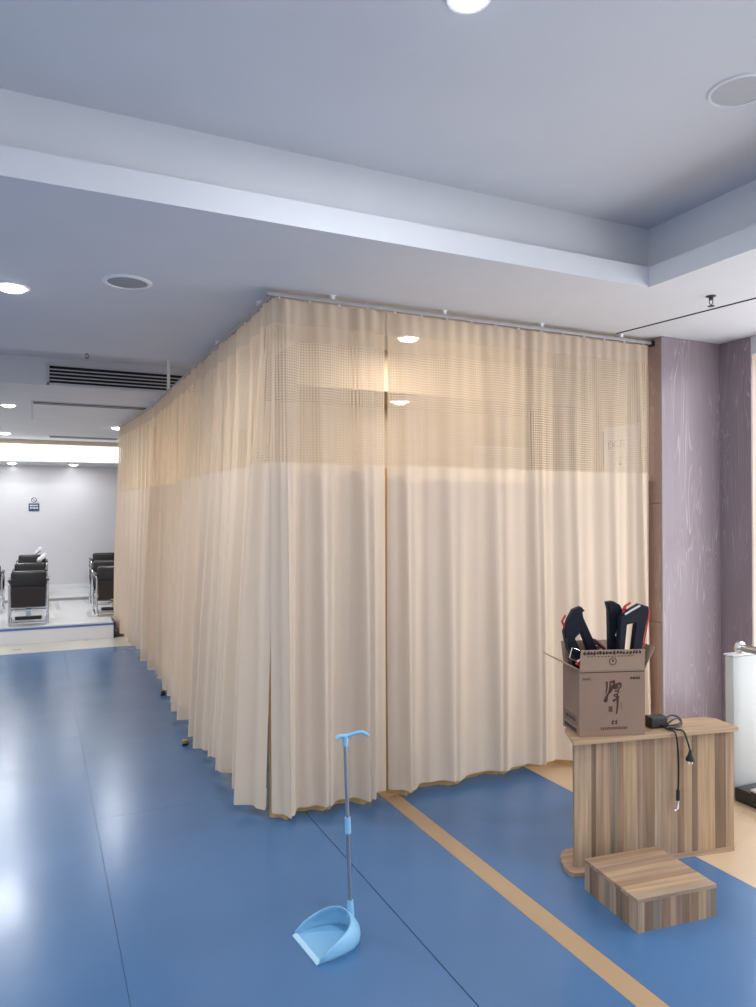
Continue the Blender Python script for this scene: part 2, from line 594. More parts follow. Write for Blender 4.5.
def downlight(x, y, z, label, power=DOWN_W, col=LAMP_RGB, glow=None, group=None):
    t = thing('downlight', label, 'light', (x, y, z), 0, group)
    MB().lathe(ring_prof, n=28, cap=False).build('trim_ring', M_TRIMW, t, smooth=True)
    MB().lathe([(0.069, 0.0), (0.066, -0.009), (0.055, -0.018), (0.03, -0.025), (0.004, -0.027)], n=28).build('diffuser', glow or M_LAMP, t, smooth=True)
    area(t, (0, 0, -0.030), power, col)
    return t


downlight(1.155, 1.84, ZR, 'bright round downlight in the raised ceiling tray').scale = (0.75, 0.75, 0.75)
downlight(-0.13, 4.27, ZS, 'bright round downlight on the soffit beside the grey ceiling speaker')
downlight(-0.30, 9.0, ZS, 'small bright downlight in the far ceiling near the long slot grille with the paper tail')
downlight(1.0, 10.8, ZS, 'bright downlight in the far ceiling above the curtain end')
downlight(-0.45, 12.2, ZS, 'small downlight near the far cove and the farthest slot grille')
downlight(-0.40, 13.62, 2.42, 'tiny downlight under the low ceiling strip by the far wall', 4, group='tiny downlights along the far wall')
downlight(0.55, 13.62, 2.42, 'tiny downlight under the low ceiling strip by the far wall', 4, group='tiny downlights along the far wall')
for x, y, z in [(-2.6, 1.75, ZR), (-2.6, -1.6, ZR), (1.1, -1.6, ZR), (-3.0, 4.3, ZS), (-3.0, 9.0, ZS), (-3.2, 12.2, ZS), (3.7, 0.6, ZS), (1.1, -4.6, ZR), (-2.6, -4.6, ZR)]:  # unseen lamps added for the general light of the hall
    downlight(x, y, z, 'round downlight out of view, added to light the hall', group='added downlights over the rest of the hall')
for x, y in [(2.60, 5.17)]:
    downlight(x, y, 2.48, 'warm downlight under the bulkhead behind the net of the curtain', 4, WARM_RGB, M_WARML)
for x, y in [(2.27, 4.39)]:
    downlight(x, y, ZS, 'warm downlight on the soffit behind the curtain', 17, WARM_RGB, M_WARML)
for y in (6.6, 8.4):
    downlight(2.6, y, ZS, 'warm downlight on the soffit behind the long curtain side', INNER_W, WARM_RGB, M_WARML, 'warm downlights along the long curtain side')

sp = thing('ceiling_speaker', 'round grey ceiling speaker with white rim on the soffit', 'speaker', (0.41, 3.925, ZS))
MB().lathe([(0.098, 0.0), (0.100, -0.008), (0.118, -0.006), (0.124, 0.0), (0.124, 0.01), (0.098, 0.01), (0.098, 0)], n=36, cap=False).build('rim', M_TRIMW, sp, smooth=True)
MB().lathe([(0.099, 0.0), (0.099, -0.003), (0.05, -0.006), (0.01, -0.007)], n=36).build('grille', M_GREY, sp, smooth=True)
sp = thing('ceiling_speaker', 'pale flat round ceiling speaker in the raised tray', 'speaker', (2.30, 1.83, ZR))
MB().lathe([(0.095, 0.0), (0.098, -0.008), (0.106, -0.006), (0.11, 0.0), (0.11, 0.01), (0.095, 0.01), (0.095, 0)], n=36, cap=False).build('rim', M_TRIMW, sp, smooth=True)
MB().lathe([(0.096, 0.0), (0.096, -0.003), (0.05, -0.006), (0.01, -0.007)], n=36).build('grille', mat('speaker_pale', (0.5, 0.5, 0.52), 0.7, noise=0.1, nscale=400), sp, smooth=True)


def sprinkler(x, y, z, label):
    t = thing('sprinkler', label, 'sprinkler', (x, y, z))
    MB().lathe([(0.026, 0.0), (0.026, -0.004), (0.012, -0.007), (0.011, -0.022)], n=16).build('rose', M_DARKM, t, smooth=True)
    b = MB()
    for s_ in (-1, 1):
        b.tube([(s_ * 0.010, 0, -0.02), (s_ * 0.014, 0, -0.036), (0, 0, -0.052)], 0.0025, 6)
    b.build('yoke', M_DARKM, t)
    MB().lathe([(0.003, -0.05), (0.018, -0.054), (0.018, -0.057), (0.003, -0.058)], n=16).build('deflector', M_DARKM, t)


sprinkler(0.394, 7.05, Z2, 'small dark sprinkler head above the wide air grille')
sprinkler(3.328, 2.835, ZS, 'small dark sprinkler head beside the dark ceiling joint')

# wide air grille in the far face of the second tray
g = thing('air_grille', 'wide air grille with dark slots in the ceiling drop', 'air vent', (0.95, 7.45, 2.88))
MB().bb(-0.86, 0.86, -0.004, 0.0, -0.075, 0.085).build('backing', M_VOID, g)
f = MB()
f.bb(-0.88, 0.88, -0.016, 0, 0.085, 0.10)
f.bb(-0.88, 0.88, -0.016, 0, -0.095, -0.075)
f.bb(-0.89, -0.86, -0.016, 0, -0.095, 0.10)
f.bb(0.86, 0.89, -0.016, 0, -0.095, 0.10)
f.build('frame', M_GRILLE, g)
for k in range(4):
    z = -0.047 + k * 0.033
    MB().box((0, -0.012, z), (1.72, 0.016, 0.007), mtx=Matrix.Rotation(0.5, 3, 'X')).build('slat', M_GRILLE, g)
for x0, x1, y, wd, lab in [(-0.05, 1.15, 8.62, 0.16, 'long narrow slot grille in the far soffit with a white paper tail'), (0.16, 1.15, 12.45, 0.22, 'narrow dark slot grille in the soffit just before the glowing cove')]:
    g = thing('slot_grille', lab, 'air vent', ((x0 + x1) / 2, y, ZS))
    hw = (x1 - x0) / 2
    MB().bb(-hw, hw, -wd / 2, wd / 2, -0.012, 0).build('backing', M_VOID, g)
    f = MB()
    for s_ in (-1, 1):
        f.bb(-hw - 0.02, hw + 0.02, s_ * (wd / 2 + 0.008) - 0.008, s_ * (wd / 2 + 0.008) + 0.008, -0.010, 0)
        f.bb(s_ * (hw + 0.01) - 0.01, s_ * (hw + 0.01) + 0.01, -wd / 2, wd / 2, -0.010, 0)
    f.build('frame', M_GRILLE, g)
    MB().bb(-hw, hw, -0.012, 0.012, -0.013, -0.002).build('slat', M_GRILLE, g)
tag(MB().tube([(-0.06, 8.62, ZS - 0.005), (-0.062, 8.61, 2.68), (-0.058, 8.6, 2.59)], 0.012, 4).build('paper_tail', M_CLOTHW), 'white paper strip hanging from the end of the slot grille', 'paper strip')

# ---------------------------------------------------------------- far wall sign
sg = thing('wall_sign', 'small dark blue sign with a round emblem on the far wall', 'sign', (-0.062, FY - 0.001, 1.69))
MB().bb(-0.085, 0.085, -0.012, 0, -0.075, 0.06).build('plate', M_SIGNB, sg, bevel=0.004)
MB().lathe([(0.058, 0), (0.058, 0.012)], (0, 0, 0.12), 24, Matrix.Rotation(PI / 2, 3, 'X')).build('emblem_disc', M_TRIMW, sg)
em = MB()
for k in range(20):
    a0, a1 = 2 * PI * k / 20, 2 * PI * (k + 1) / 20
    em.prism([(0.034 * math.cos(a0), 0.034 * math.sin(a0)), (0.048 * math.cos(a0), 0.048 * math.sin(a0)), (0.048 * math.cos(a1), 0.048 * math.sin(a1)), (0.034 * math.cos(a1), 0.034 * math.sin(a1))], 0.002, (0, -0.013, 0.12), (1, 0, 0), (0, 0, 1))
em.box((0, -0.014, 0.12), (0.085, 0.002, 0.012), mtx=Matrix.Rotation(0.8, 3, 'Y'))
em.build('emblem', mat('emblem_grey', (0.16, 0.14, 0.15), 0.6), sg)
tx = MB()
rr = random.Random(3)
for z, n in ((0.025, 7), (-0.018, 6)):
    for k in range(n):
        wx = 0.13 / n
        tx.bb(-0.065 + k * wx + 0.002, -0.065 + (k + 1) * wx - 0.004, -0.014, -0.012, z - 0.010 - rr.random() * 0.006, z + 0.010)
tx.build('lettering', M_BOARD, sg)

# ---------------------------------------------------------------- leather chairs on the platform


def make_chair(label, group):
    t = thing('lounge_chair', label, 'chair', (0, 0, 0), 0, group)
    MB().bb(-0.195, 0.195, -0.015, 0.012, 0.225, 0.47).build('back_panel', M_BROWNB, t, bevel=0.006)
    bc = MB().bb(-0.20, 0.20, 0.012, 0.13, 0.40, 0.665).build('back_cushion', M_LEATHER, t, bevel=0.035, smooth=True, segs=3)
    MB().bb(-0.19, 0.19, 0.03, 0.60, 0.27, 0.40).build('seat_cushion', M_LEATHER, t, bevel=0.03, smooth=True, segs=3)
    for s_ in (-1, 1):
        MB().tube([(s_ * 0.215, 0.0, 0.0), (s_ * 0.215, 0.0, 0.50), (s_ * 0.215, 0.03, 0.53), (s_ * 0.215, 0.55, 0.53), (s_ * 0.215, 0.60, 0.50), (s_ * 0.215, 0.60, 0.0)], 0.014, 8).build('side_frame', M_CHROME, t, smooth=True)
        MB().bb(s_ * 0.215 - 0.02, s_ * 0.215 + 0.02, 0.06, 0.52, 0.535, 0.56).build('armrest', M_LEATHER, t, bevel=0.01)
        MB().bb(s_ * 0.215 - 0.02, s_ * 0.215 + 0.02, -0.02, 0.62, -0.0, 0.02).build('foot_rail', M_CHROME, t, bevel=0.004)
    b = MB()
    b.cyl((-0.215, 0.0, 0.19), (0.215, 0.0, 0.19), 0.014, 10)
    b.cyl((-0.215, 0.0, 0.03), (0.215, 0.0, 0.03), 0.014, 10)
    b.build('cross_bar', M_CHROME, t)
    MB().bb(-0.15, 0.15, 0.02, 0.10, 0.065, 0.105).build('base_bar', M_BLACK, t, bevel=0.008)
    MB().bb(-0.03, 0.03, 0.03, 0.09, 0.10, 0.27).build('column', M_CHROME, t, bevel=0.006)
    return t


ch0 = make_chair('black leather chair with chrome frame, nearest the platform edge in the open row', 'open row of leather chairs')
ch0.location = (-0.10, 10.02, 0.2)
chairs = [ch0]
for (x, y, lab, gr) in [(-0.10, 11.62, 'black leather chair with chrome frame, middle one in the open row', 'open row of leather chairs'),
                        (-0.08, 13.0, 'black leather chair with chrome frame, closest to the far wall in the open row', 'open row of leather chairs'),
                        (0.935, 10.50, 'black leather chair half hidden by the curtain, nearest the platform edge', 'row of leather chairs by the curtain'),
                        (0.965, 11.75, 'black leather chair half hidden by the curtain, in the middle of its row', 'row of leather chairs by the curtain'),
                        (1.04, 13.1, 'black leather chair half hidden by the curtain, closest to the far wall', 'row of leather chairs by the curtain'),
                        (-0.665, 11.4, 'black leather chair of which only an arm shows beside the open row', None)]:
    c = copy_tree(ch0)
    c.location = (x, y, 0.2 if y < 12.5 else 0.245)
    c['label'] = lab
    if gr:
        c['group'] = gr
    elif 'group' in c:
        del c['group']
for (x, y, z, rz, lab) in [(0.06, 11.70, 0.925, 0.3, 'crumpled white cloth on the back of the middle leather chair'), (0.02, 13.08, 0.957, -0.2, 'crumpled white cloth on the back of the leather chair closest to the far wall')]:
    b = MB()
    rr = random.Random(int(y * 10))
    n, mrows = 12, 7
    vs, fs = [], []
    for i in range(mrows):
        ph = PI * i / (mrows - 1)
        for k in range(n):
            a = 2 * PI * k / n
            r = 1 + 0.6 * (rr.random() - 0.5)
            vs.append((0.045 * r * math.sin(ph) * math.cos(a) + 0.055 * math.cos(ph), 0.035 * r * math.sin(ph) * math.sin(a), 0.060 * r * math.cos(ph)))
    for i in range(mrows - 1):
        for k in range(n):
            fs.append((i * n + k, i * n + (k + 1) % n, (i + 1) * n + (k + 1) % n, (i + 1) * n + k))
    b.add(vs, fs)
    tag(b.build('cloth', M_CLOTHW, None, smooth=True, loc=(x, y, z + 0.017), rz=rz), lab, 'cloth')


# ---------------------------------------------------------------- curtains
def fold_fn(L, lam, seed):
    rr = random.Random(seed)
    n = max(2, int(round(L / lam)))
    ws = [0.65 + 0.7 * rr.random() for _ in range(n)]
    tot = sum(ws)
    edges = [0]
    for q in ws:
        edges.append(edges[-1] + q / tot * L)
    amps = [0.65 + 0.6 * rr.random() for _ in range(n)]
    sk = [rr.uniform(-0.25, 0.25) for _ in range(n)]

    def fn(s):
        s = min(max(s, 0), L - 1e-6)
        for i in range(n):
            if s < edges[i + 1]:
                break
        t = (s - edges[i]) / (edges[i + 1] - edges[i])
        a0 = amps[i]
        tt = t + sk[i] * t * (1 - t)
        v = 0.5 - 0.5 * math.cos(2 * PI * tt)
        v = v ** 0.8
        v += 0.16 * math.sin(6 * PI * tt + i)
        lateral = math.sin(2 * PI * tt) * (edges[i + 1] - edges[i])
        return a0 * v, lateral
    return fn, n


def curtain(label, p0, p1, outw, lam, seed, hem0=0.05, flare=0.06, amp=0.075, net_bottom=1.86, lining=False, group=None, hemfn=None, lift=0.0):
    p0, p1, outw = Vector(p0), Vector(p1), Vector(outw)
    L = (p1 - p0).length
    D = (p1 - p0) / L
    fn, nf = fold_fn(L, lam, seed)
    t = thing('curtain', label, 'curtain', (p0.x, p0.y, 0), 0, group)
    cols_ = int(L / 0.011)
    ztop = TRZ - 0.02
    ph = random.Random(seed + 9).random() * 6

    def pos(s, z, inset=0.0, kf=1.0):
        h = (ztop - z) / ztop
        v, lat = fn(s)
        # gathered pleats at the heading, opening into wide folds below
        pl = 0.5 + 0.5 * math.sin(2 * PI * s / 0.085 + ph)
        a = amp * (0.22 + 0.78 * min(1, h * 1.5) ** 0.8) * kf
        o = a * (v - 0.35) + 0.012 * (pl - 0.5) * max(0, 1 - h * 5) + flare * h ** 1.5 - inset
        o += 0.012 * math.sin(s * 3.1 + ph + z * 1.3) * h
        ss = s + 0.10 * lat * h * kf
        p = D * ss + outw * o
        return (p.x, p.y, z)

    def strip(name, m, z0, z1, rows, inset=0.0, kf=1.0, hem=False, thick=0.0):
        vs, fs, uv = [], [], []
        for j in range(rows + 1):
            for i in range(cols_ + 1):
                s = L * i / cols_
                zb = z0
                if hem:
                    zb = z0 + 0.008 * math.sin(s * 5 + ph) + 0.006 * math.sin(s * 17 + ph) + (hemfn(s) if hemfn else 0)
                z = z1 + (zb - z1) * j / rows
                vs.append(pos(s, z, inset, kf))
                uv.append((s, z))
        W = cols_ + 1
        for j in range(rows):
            for i in range(cols_):
                fs.append((j * W + i, j * W + i + 1, (j + 1) * W + i + 1, (j + 1) * W + i))
        me = bpy.data.meshes.new(name)
        me.from_pydata(vs, [], fs)
        ul = me.uv_layers.new(name='UVMap')
        for lp in me.loops:
            ul.data[lp.index].uv = uv[lp.vertex_index]
        for p in me.polygons:
            p.use_smooth = True
        me.materials.append(m)
        o = bpy.data.objects.new(name, me)
        C.objects.link(o)
        o.parent = t
        return o
    strip('heading_tape', M_HEAD, ztop - 0.125, ztop, 4)
    strip('net_top', M_NET, net_bottom, ztop - 0.125, 16)
    dr = strip('drape', M_CURT, hem0, net_bottom, 34, hem=True)
    hb = strip('hem_band', M_CURT, hem0 + 0.0, hem0 + 0.10, 4, inset=0.004, hem=False)
    hb.parent = dr
    if lining:
        strip('lining', M_LINING, 0.012, net_bottom - 0.01, 24, inset=0.05, kf=0.8, hem=True)
    return t


curtain('beige curtain panel on the long side, at the corner, wide open folds', (TRX, 3.72, 0), (TRX, 5.95, 0), (-1, 0, 0), 0.25, 11, hem0=0.055, flare=0.085, amp=0.11, group='curtain panels along the long side')
curtain('beige curtain panel in the middle of the long side', (TRX, 5.97, 0), (TRX, 8.15, 0), (-1, 0, 0), 0.24, 12, hem0=0.05, flare=0.05, amp=0.10, group='curtain panels along the long side')
curtain('beige curtain panel at the far end of the long side, beside the raised platform', (TRX, 8.18, 0), (0.985, 10.35, 0), (-1, 0, 0), 0.20, 13, hem0=0.05, flare=0.03, amp=0.055, group='curtain panels along the long side')
curtain('narrow beige curtain panel on the short side, next to the corner', (TRX - 0.01, TRY, 0), (1.765, TRY, 0), (0, -1, 0), 0.21, 21, hem0=0.05, flare=0.05, amp=0.10, lining=True, hemfn=lambda s: -0.012 + 0.03 * s, group='curtain panels on the short side')
curtain('wide beige curtain panel on the short side, up to the lilac pier', (1.785, TRY, 0), (3.755, TRY, 0), (0, -1, 0), 0.30, 25, hem0=0.05, flare=0.03, amp=0.058, lining=True, group='curtain panels on the short side')


def track(label, p0, p1, hangers, extra=None):
    p0, p1 = Vector(p0), Vector(p1)
    L = (p1 - p0).length
    a = math.atan2(p1.y - p0.y, p1.x - p0.x)
    t = thing('curtain_track', label, 'curtain track', p0, a)
    MB().bb(-0.02, L, -0.012, 0.012, -0.010, 0.010).build('rail', M_TRACK, t, bevel=0.003)
    hk0 = None
    k = 0.05
    while k < L - 0.03:
        if hk0 is None:
            hk0 = MB().bb(-0.004, 0.004, -0.004, 0.004, -0.0195, -0.010).build('glider', M_TRIMW, t)
            hk0.location = (k, 0, 0)
        else:
            c = hk0.copy()
            C.objects.link(c)
            c.parent = t
            c.location = (k, 0, 0)
        k += 0.17
    for s, ztop_ in hangers:
        h = MB()
        h.bb(s - 0.010, s + 0.010, -0.013, 0.013, 0.012, ztop_ - p0.z)
        h.bb(s - 0.018, s + 0.018, -0.014, 0.014, ztop_ - p0.z - 0.003, ztop_ - p0.z)
        hh = h.build('hanger', M_TRIMW, t)
    if extra:
        e = Matrix.Rotation(-a, 3, 'Z') @ (Vector(extra) - p1)
        q = math.atan2(e.y, e.x)
        l2 = e.length
        MB().box((L + e.x / 2, e.y / 2, 0), (l2 + 0.01, 0.024, 0.020), rz=q).build('rail', M_TRACK, t)
        for k in range(int(l2 / 0.17)):
            c = hk0.copy()
            C.objects.link(c)
            c.parent = t
            f_ = (k + 0.5) * 0.17 / l2
            c.location = (L + e.x * f_, e.y * f_, 0)
    else:
        MB().bb(L, L + 0.02, -0.018, 0.018, -0.02, 0.016).build('end_stop', M_BLACK, t)
    return t


track('thin metal curtain track along the short side, fixed under the soffit', (TRX - 0.02, TRY, TRZ), (3.765, TRY, TRZ), [(0.35, ZS), (1.05, ZS), (1.75, ZS), (2.4, ZS)])
track('long metal curtain track over the long side, hung from a white strip', (TRX, TRY + 0.03, TRZ), (TRX, 8.17, TRZ), [(0.25, ZS), (1.3, ZS), (3.39, Z2), (4.2, ZS)], (0.985, 10.36, TRZ))

# stands whose feet show under the long curtain side
for (x, y, z, m_, lab) in [(1.035, 8.36, 0.03, M_BRASS, 'brass-footed stand showing under the far end of the curtain'), (1.0, 6.6, 0.03, M_DARKM, 'dark-footed stand showing under the middle of the curtain'), (0.925, 5.12, 0.03, M_BRASS, 'brass-footed stand showing under the near part of the curtain')]:
    t = thing('screen_stand', lab, 'stand', (x, y, 0))
    MB().lathe([(0.022, 0), (0.024, 0.004), (0.024, 0.010), (0.014, 0.014)], n=14).build('foot', M_BLACK, t, smooth=True)
    MB().bb(-0.018, 0.018, -0.018, 0.018, 0.013, 0.036).build('socket', m_, t, bevel=0.003)
    MB().tube([(0, 0, 0.022), (0.20, 0.0, 0.022), (0.42, 0, 0.024), (0.44, 0, 1.2)], 0.010, 8).build('pole', M_STEEL, t)

# ---------------------------------------------------------------- things behind the net
bd = thing('white_board', 'bluish white board on the wall behind the curtain net', 'board', (3.87, 5.597, 1.75))
MB().bb(-0.33, 0.33, -0.02, 0, -0.45, 0.45).build('panel', M_BOARD, bd)
f = MB()
for s_ in (-1, 1):
    f.bb(-0.345, 0.345, -0.026, 0, s_ * 0.46 - 0.012, s_ * 0.46 + 0.012)
    f.bb(s_ * 0.34 - 0.01, s_ * 0.34 + 0.01, -0.026, 0, -0.45, 0.45)
f.build('frame', M_ALU, bd)
po = thing('wooden_post', 'brown wooden post behind the curtain net', 'post', (4.0, 5.05, 0))
MB().bb(-0.15, 0.15, -0.12, 0.12, 0.05, 2.478).build('shaft', M_BRWOOD, po, bevel=0.006)
MB().bb(-0.165, 0.165, -0.135, 0.135, 0, 0.08).build('plinth', M_BRWOOD, po, bevel=0.006)
nt_ = thing('notice_board', 'white notice with dark lettering behind the curtain net by the pier', 'notice', (3.799, 4.00, 1.95))
MB().bb(-0.010, 0, -0.17, 0.19, -0.27, 0.27).build('sheet', M_BOARD, nt_)
MB().bb(-0.016, 0, 0.18, 0.195, -0.27, 0.25).build('edge_strip', M_DARKM, nt_)


def text_mesh(s, size, m_, parent, O, U, V, name='lettering'):
    cu = bpy.data.curves.new('t', 'FONT')
    cu.body = s
    cu.size = size
    cu.align_x = 'CENTER'
    ob = bpy.data.objects.new('t', cu)
    C.objects.link(ob)
    dg = bpy.context.evaluated_depsgraph_get()
    me = bpy.data.meshes.new_from_object(ob.evaluated_get(dg))
    bpy.data.objects.remove(ob)
    O, U, V = Vector(O), Vector(U), Vector(V)
    for v in me.vertices:
        v.co = O + U * v.co.x + V * v.co.y
    me.materials.clear()
    me.materials.append(m_)
    o = bpy.data.objects.new(name, me)
    C.objects.link(o)
    o.parent = parent
    return o


text_mesh('DCTI', 0.075, M_PRINTD, nt_, (-0.012, 0.05, 0.115), (0, -1, 0), (0, 0, 1))
text_mesh('3', 0.075, M_PRINTD, nt_, (-0.012, 0.01, -0.01), (0, -1, 0), (0, 0, 1))

# ---------------------------------------------------------------- railing on a black kerb
rl = thing('railing', 'steel railing with flanged end on a black stone kerb by the window', 'railing', (3.57, 2.84, 0))
MB().bb(-0.06, 0.16, -3.6, 0.01, 0, 0.075).build('kerb', M_GRANITE, rl, bevel=0.004)
MB().cyl((0, 0.01, 0.84), (0, -3.6, 0.84), 0.021, 18).build('handrail', M_STEEL, rl, smooth=True)
MB().lathe([(0.0, -0.02), (0.034, -0.02), (0.036, -0.01), (0.036, 0.0), (0.024, 0.012)], (0, 0.01, 0.84), 22, Matrix.Rotation(PI / 2, 3, 'X')).build('flange', M_CHROME, rl, smooth=True)
for k in range(4):
    y = -0.115 - k * 1.1
    p = MB().bb(-0.018, 0.018, y - 0.012, y + 0.012, 0.075, 0.82).build('post', M_STEEL, rl, bevel=0.003)
    MB().bb(-0.045, 0.045, y - 0.04, y + 0.04, 0.075, 0.09).build('foot_plate', M_CHROME, p, bevel=0.003)
lw = thing('low_wall', 'white low wall end that carries the railing flange', 'wall', (3.66, 2.90, 0))
MB().bb(-0.13, 0.13, -0.03, 0.03, 0, 0.79).build('body', mat('low_wall_paint', (0.55, 0.57, 0.56), 0.5), lw, bevel=0.012, smooth=True)
MB().bb(-0.135, 0.135, -0.034, 0.034, 0.79, 0.80).build('coping', M_TRIMW, lw, bevel=0.004)

# ---------------------------------------------------------------- wooden podium
PA = -math.radians(10.5)
pd = thing('podium', 'striped wood-laminate podium standing at the blue floor edge', 'podium', (2.168, 2.585, 0), PA)
PLn, PDp = 0.835, 0.16
WZ = [wood('plank_tone_%d' % i, c, 'z') for i, c in enumerate(TONES)]
WX = [wood('plank_long_%d' % i, c, 'x') for i, c in enumerate(TONES)]
MB().bb(0.002, PLn - 0.002, 0.008, 0.020, 0.022, 0.570).build('front_board', WZ[4], pd)
edges_ = [118, 175, 190, 240, 265, 285, 335, 366, 395, 420, 475, 500, 530, 550, 615, 655, 685]
tones_ = [0, 1, 2, 3, 4, 5, 6, 4, 7, 2, 4, 5, 1, 5, 1, 2]
for a, b, k in zip(edges_[:-1], edges_[1:], tones_):
    x0, x1 = [(q - 118) / 567 * PLn for q in (a, b)]
    MB().bb(x0 + 0.0004, x1 - 0.0004, 0.0, 0.008, 0.022, 0.570).build('plank', WZ[k], pd)
MB().bb(0.16, PLn - 0.04, 0.10, 0.118, 0.022, 0.570).build('rear_board', WZ[2], pd)
MB().bb(PLn - 0.04, PLn - 0.022, 0.020, 0.118, 0.022, 0.570).build('end_board', WZ[5], pd)
tp = MB().prism([(-0.022, -0.030), (PLn + 0.004, -0.030), (PLn + 0.004, 0.12), (PLn - 0.03, PDp), (0.04, PDp)], 0.02, (0, 0, 0.570), (1, 0, 0), (0, 1, 0)).build('top_board', WX[5], pd, bevel=0.002)
poly = [(0.05, 0.175), (0.015, 0.150), (-0.012, 0.110), (-0.030, 0.060), (-0.040, 0.010), (-0.040, -0.025), (-0.026, -0.042), (0.0, -0.050), (0.04, -0.052), (0.20, -0.040), (0.45, -0.006), (PLn, -0.004), (PLn, 0.16), (PLn - 0.02, 0.175)]
MB().prism(poly, 0.022, (0, 0, 0), (1, 0, 0), (0, 1, 0)).build('base_board', WX[2], pd, bevel=0.002)

# ---------------------------------------------------------------- low step box
sb = thing('step_box', 'low square striped wooden step box in front of the podium', 'step', (2.072, 2.112, 0), -math.radians(6.5))
SW, SD, SH = 0.372, 0.345, 0.128
MB().bb(0.006, SW - 0.006, 0.006, SD - 0.006, 0.0, SH - 0.016).build('body', WZ[4], sb)
xs = [0, 0.03, 0.07, 0.115, 0.155, 0.178, 0.205, 0.24, 0.285, 0.325, SW]
for i, (a, b) in enumerate(zip(xs[:-1], xs[1:])):
    MB().bb(a + 0.0003, b - 0.0003, 0, 0.006, 0.0, SH - 0.014).build('front_plank', WZ[[7, 1, 3, 4, 2, 6, 1, 4, 5, 3][i]], sb)
ys = [0.006, 0.05, 0.085, 0.13, 0.17, 0.20, 0.245, 0.275, 0.31, SD]
for i, (a, b) in enumerate(zip(ys[:-1], ys[1:])):
    MB().bb(0, 0.006, a + 0.0003, b - 0.0003, 0.0, SH - 0.014).build('side_plank', WZ[[0, 4, 1, 7, 3, 2, 4, 1, 7][i]], sb)
ys = [-0.002, 0.045, 0.10, 0.135, 0.165, 0.215, 0.26, 0.30, SD]
for i, (a, b) in enumerate(zip(ys[:-1], ys[1:])):
    MB().bb(-0.002, SW, a, b, SH - 0.014, SH).build('top_plank', WX[[7, 5, 4, 2, 5, 6, 2, 4][i]], sb)

# ---------------------------------------------------------------- cardboard box
BA = -math.atan2(0.093, 0.303)
bx = thing('cardboard_box', 'open brown cardboard box with a brush-written character, on the podium', 'box', (2.203, 2.592, 0.5905), BA)
BW, BD, BH = 0.312, 0.19, 0.298
MB().bb(0, BW, 0, 0.004, 0, BH).build('front_wall', M_CARD, bx)
MB().bb(0, BW, BD - 0.004, BD, 0, BH).build('back_wall', M_CARD, bx)
MB().bb(0, 0.004, 0.004, BD - 0.004, 0, BH).build('side_wall', M_CARD, bx)
MB().bb(BW - 0.004, BW, 0.004, BD - 0.004, 0, BH).build('side_wall', M_CARD, bx)
MB().bb(0.004, BW - 0.004, 0.004, BD - 0.004, 0, 0.004).build('bottom', M_CARDIN, bx)
ff = MB().prism([(0.002, 0), (BW - 0.002, 0), (BW - 0.004, 0.092), (0.004, 0.094)], 0.004, (0, 0.004, BH), (1, 0, 0), (0, -0.12, 0.99)).build('front_flap', M_CARDIN, bx)
MB().prism([(0.002, 0), (BW - 0.002, 0), (BW - 0.004, 0.10), (0.004, 0.10)], 0.004, (0, BD, BH), (1, 0, 0), (0, 0.35, 0.94)).build('back_flap', M_CARDIN, bx)
MB().prism([(0.004, 0), (BD - 0.004, 0), (BD - 0.004, 0.115), (0.004, 0.115)], 0.004, (0.004, 0, BH), (0, 1, 0), (-0.90, 0, 0.42)).build('left_flap', M_CARDIN, bx)
MB().prism([(0.004, 0), (BD - 0.004, 0), (BD - 0.004, 0.11), (0.004, 0.11)], 0.004, (BW, 0, BH), (0, 1, 0), (0.45, 0, 0.89)).build('right_flap', M_CARDIN, bx)
# the printed crease where the flap folds
MB().bb(0.0, BW, -0.0008, 0.0, BH - 0.012, BH - 0.008).build('crease', M_PRINTD, bx)


def brush(strokes, name, m_, parent, fu, fv, y=-0.0006):
    """strokes: lists of (x, y, width) in the drawing's own units -> flat ribbons on the front face"""
    b = MB()
    for st in strokes:
        P = [Vector((p[0], p[1])) for p in st]
        Wd = [p[2] for p in st]
        Q, R = [], []
        for i in range(len(P) - 1):
            p0, p1, p2, p3 = P[max(i - 1, 0)], P[i], P[i + 1], P[min(i + 2, len(P) - 1)]
            for k in range(6):
                t = k / 6
                Q.append(0.5 * ((2 * p1) + (p2 - p0) * t + (2 * p0 - 5 * p1 + 4 * p2 - p3) * t * t + (3 * p1 - p0 - 3 * p2 + p3) * t ** 3))
                R.append(Wd[i] + (Wd[i + 1] - Wd[i]) * t)
        Q.append(P[-1])
        R.append(Wd[-1])
        vs, fs = [], []
        for i, q in enumerate(Q):
            d = Q[min(i + 1, len(Q) - 1)] - Q[max(i - 1, 0)]
            d = d.normalized() if d.length > 1e-6 else Vector((1, 0))
            nn = Vector((-d.y, d.x)) * R[i] * 0.68
            for sgn in (-1, 1):
                e = q + nn * sgn
                vs.append((fu(e.x), y, fv(e.y)))
        for i in range(len(Q) - 1):
            fs.append((2 * i, 2 * i + 1, 2 * i + 3, 2 * i + 2))
        b.add(vs, fs)
    return b.build(name, m_, parent)


